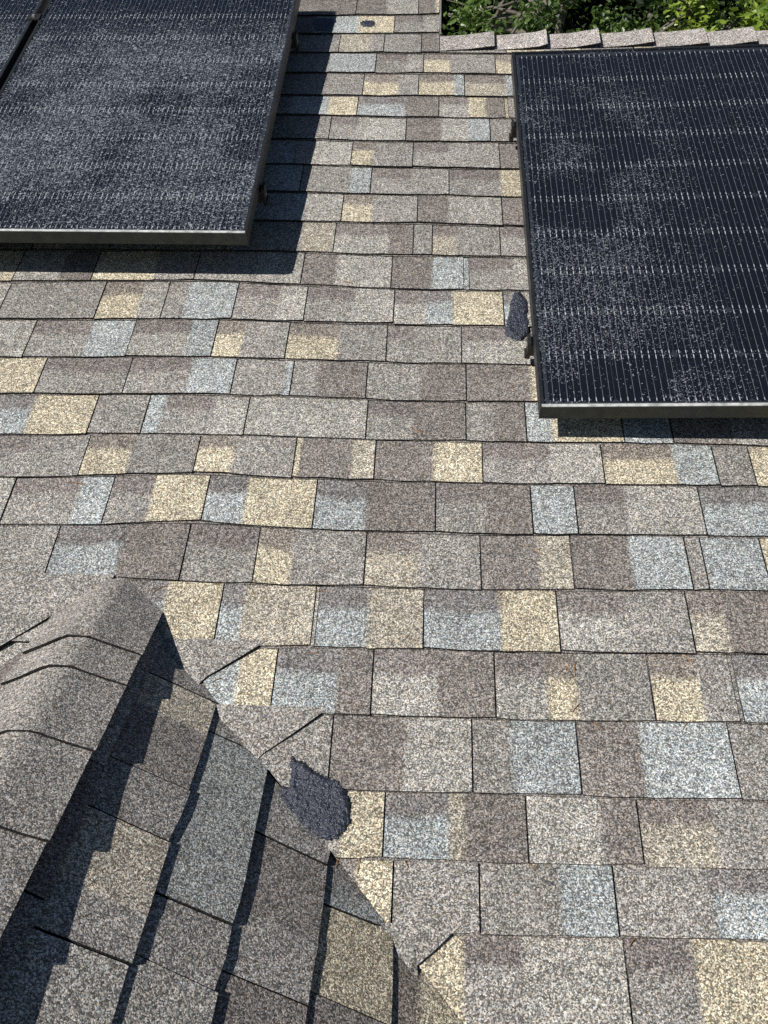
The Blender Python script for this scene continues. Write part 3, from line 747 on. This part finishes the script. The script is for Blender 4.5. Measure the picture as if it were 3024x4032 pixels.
# ------------------------------------------------------------------ ground and trees behind the ridge
GZ = -4.6
g = link('lawn', mesh('lawn', [(-300, -300, GZ), (300, -300, GZ), (300, 300, GZ), (-300, 300, GZ)], [(0, 1, 2, 3)]), LAWN); g['kind'] = 'structure'

def tube(V, F, pts, rad, sides=6):
    n0 = len(V)
    for i, (p, r) in enumerate(zip(pts, rad)):
        d = (pts[min(i+1, len(pts)-1)] - pts[max(i-1, 0)]).normalized()
        x = d.orthogonal().normalized(); y = d.cross(x)
        for k in range(sides):
            a = 2*math.pi*k/sides; V.append(tuple(p + x*math.cos(a)*r + y*math.sin(a)*r))
    for i in range(len(pts)-1):
        for k in range(sides):
            a = n0+i*sides+k; b = n0+i*sides+(k+1) % sides
            F.append((a, b, b+sides, a+sides))
def tree(name, label, x, y, cz, rx, rz, nclump, per, leaf, mat, seed, group=None):
    r = random.Random(seed)
    root = empty(name, label, 'tree', (x, y, GZ), group)
    H = cz - GZ
    V, F = [], []
    lean = Vector((r.uniform(-0.3, 0.3), r.uniform(-0.3, 0.3), 0))
    P = [Vector((0, 0, 0)), Vector((0, 0, H*0.35))+lean*0.4, Vector((0, 0, H*0.7))+lean, Vector((0, 0, H+rz*0.4))+lean*1.3]
    tube(V, F, P, (0.17, 0.13, 0.10, 0.03), 8)
    for i in range(16):
        t = r.uniform(0.4, 1.0); a = r.uniform(0, 6.28); b0 = P[1].lerp(P[3], (t-0.4)/0.6)
        d = Vector((math.cos(a), math.sin(a), r.uniform(0.1, 0.8)))
        L = rx*r.uniform(0.55, 0.95)
        mid = b0 + d*L*0.5 + Vector((r.gauss(0, .12), r.gauss(0, .12), r.gauss(0, .1))); end = b0 + d*L + Vector((0, 0, r.uniform(-.3, .2)))
        tube(V, F, [b0, mid, end], (0.05, 0.034, 0.010), 6)
        for q in range(3):
            e2 = mid + Vector((r.gauss(0, .5), r.gauss(0, .5), r.gauss(0.1, .4)))
            tube(V, F, [mid.lerp(end, q*0.25), mid.lerp(e2, .5)+Vector((0, 0, .06)), e2], (0.022, 0.014, 0.005), 5)
    link('trunk', mesh('trunk', V, F, smooth=True), BARK, root)
    V, F, C = [], [], []
    for i in range(nclump):
        while True:
            p = Vector((r.uniform(-1, 1), r.uniform(-1, 1), r.uniform(-1, 1)))
            if 0.2 < p.length < 1.0: break
        c = Vector((p.x*rx, p.y*rx, H + p.z*rz)); cr = r.uniform(0.12, 0.30)*(1.0)
        shade = r.uniform(0.0, 1.0)
        for j in range(per):
            d = Vector((r.gauss(0, 1), r.gauss(0, 1), r.gauss(0, 0.75)))
            q = c + d*cr*0.55
            nrm = Vector((r.gauss(0, .6), r.gauss(0, .6)-0.25, r.uniform(0.2, 1.2))).normalized()
            ax = nrm.orthogonal().normalized(); ax.rotate(Matrix.Rotation(r.uniform(0, 6.28), 3, nrm)); bx = nrm.cross(ax)
            l = leaf*r.uniform(0.6, 1.25); w = l*r.uniform(0.24, 0.34)
            n = len(V)
            V += [tuple(q), tuple(q+ax*l*.45+bx*w+nrm*l*.06), tuple(q+ax*l-nrm*l*.08), tuple(q+ax*l*.45-bx*w+nrm*l*.06)]
            F += [(n, n+1, n+2), (n, n+2, n+3)]
            t = min(1, max(0, 0.6*shade + r.uniform(-0.1, 0.5))); C += [(t, t, t)]*4
    link('crown', mesh('crown', V, F, C), mat, root)
grp = 'trees behind the ridge'
tree('broadleaf_tree', 'dark glossy tree just right of the rake edge with black gaps', 1.3, 9.0, 0.6, 1.5, 1.9, 55, 190, 0.07, LEAF_DARK, 11, grp)
tree('broadleaf_tree', 'bright yellow-green tree behind the right end of the ridge caps', 3.9, 8.6, 0.4, 1.6, 2.0, 150, 180, 0.085, LEAF_LIME, 12, grp)
tree('broadleaf_tree', 'mid green tree with a bare grey limb, above the middle ridge caps', 2.6, 10.0, 0.5, 1.5, 2.1, 75, 180, 0.075, LEAF_DARK, 13, grp)
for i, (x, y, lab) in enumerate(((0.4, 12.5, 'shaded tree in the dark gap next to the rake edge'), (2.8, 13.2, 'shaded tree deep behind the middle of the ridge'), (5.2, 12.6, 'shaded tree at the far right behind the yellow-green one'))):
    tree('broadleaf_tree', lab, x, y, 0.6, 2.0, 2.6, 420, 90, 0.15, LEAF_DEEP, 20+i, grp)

# ------------------------------------------------------------------ dry pine needles lying on the roof
for i, (u, v) in enumerate(NEEDLES):
    a = rng.uniform(0, math.pi); L = rng.uniform(0.018, 0.042)*(0.8 if v < 0 else 1.0); bend = rng.uniform(-0.25, 0.25)
    pts = []
    for k in range(4):
        t = k/3-0.5
        pts.append((t*L, bend*L*(t*t-0.25), 0.0008+0.0012*(0.25-t*t)))
    V, F = [], []
    w = 0.00075 if v < 0.3 else 0.001
    for x, y, z in pts: V += [(x, y-w, z), (x, y+w, z), (x, y, z+0.0012)]
    for k in range(3):
        b0 = 3*k
        for p_, q_ in ((0, 1), (1, 2), (2, 0)): F.append((b0+p_, b0+q_, b0+3+q_, b0+3+p_))
    F += [(0, 2, 1), (9, 10, 11)]
    o = link('pine_needle', mesh('pine_needle', V, F), NEEDLE)
    k = next(k for k in range(-8, 29) if EDGEF[k](u) <= v)
    h = H0 - DROP*(v-EDGEF[k](u))/0.1425 + 0.0016
    o.location = R(u, v, h); o.rotation_euler = (Matrix.Rotation(A_ROOF, 3, 'X') @ Matrix.Rotation(a, 3, 'Z')).to_euler()
    o['label'] = 'thin dry brown pine needle lying on the shingles'; o['category'] = 'pine needle'; o['group'] = 'dry pine needles on the roof'
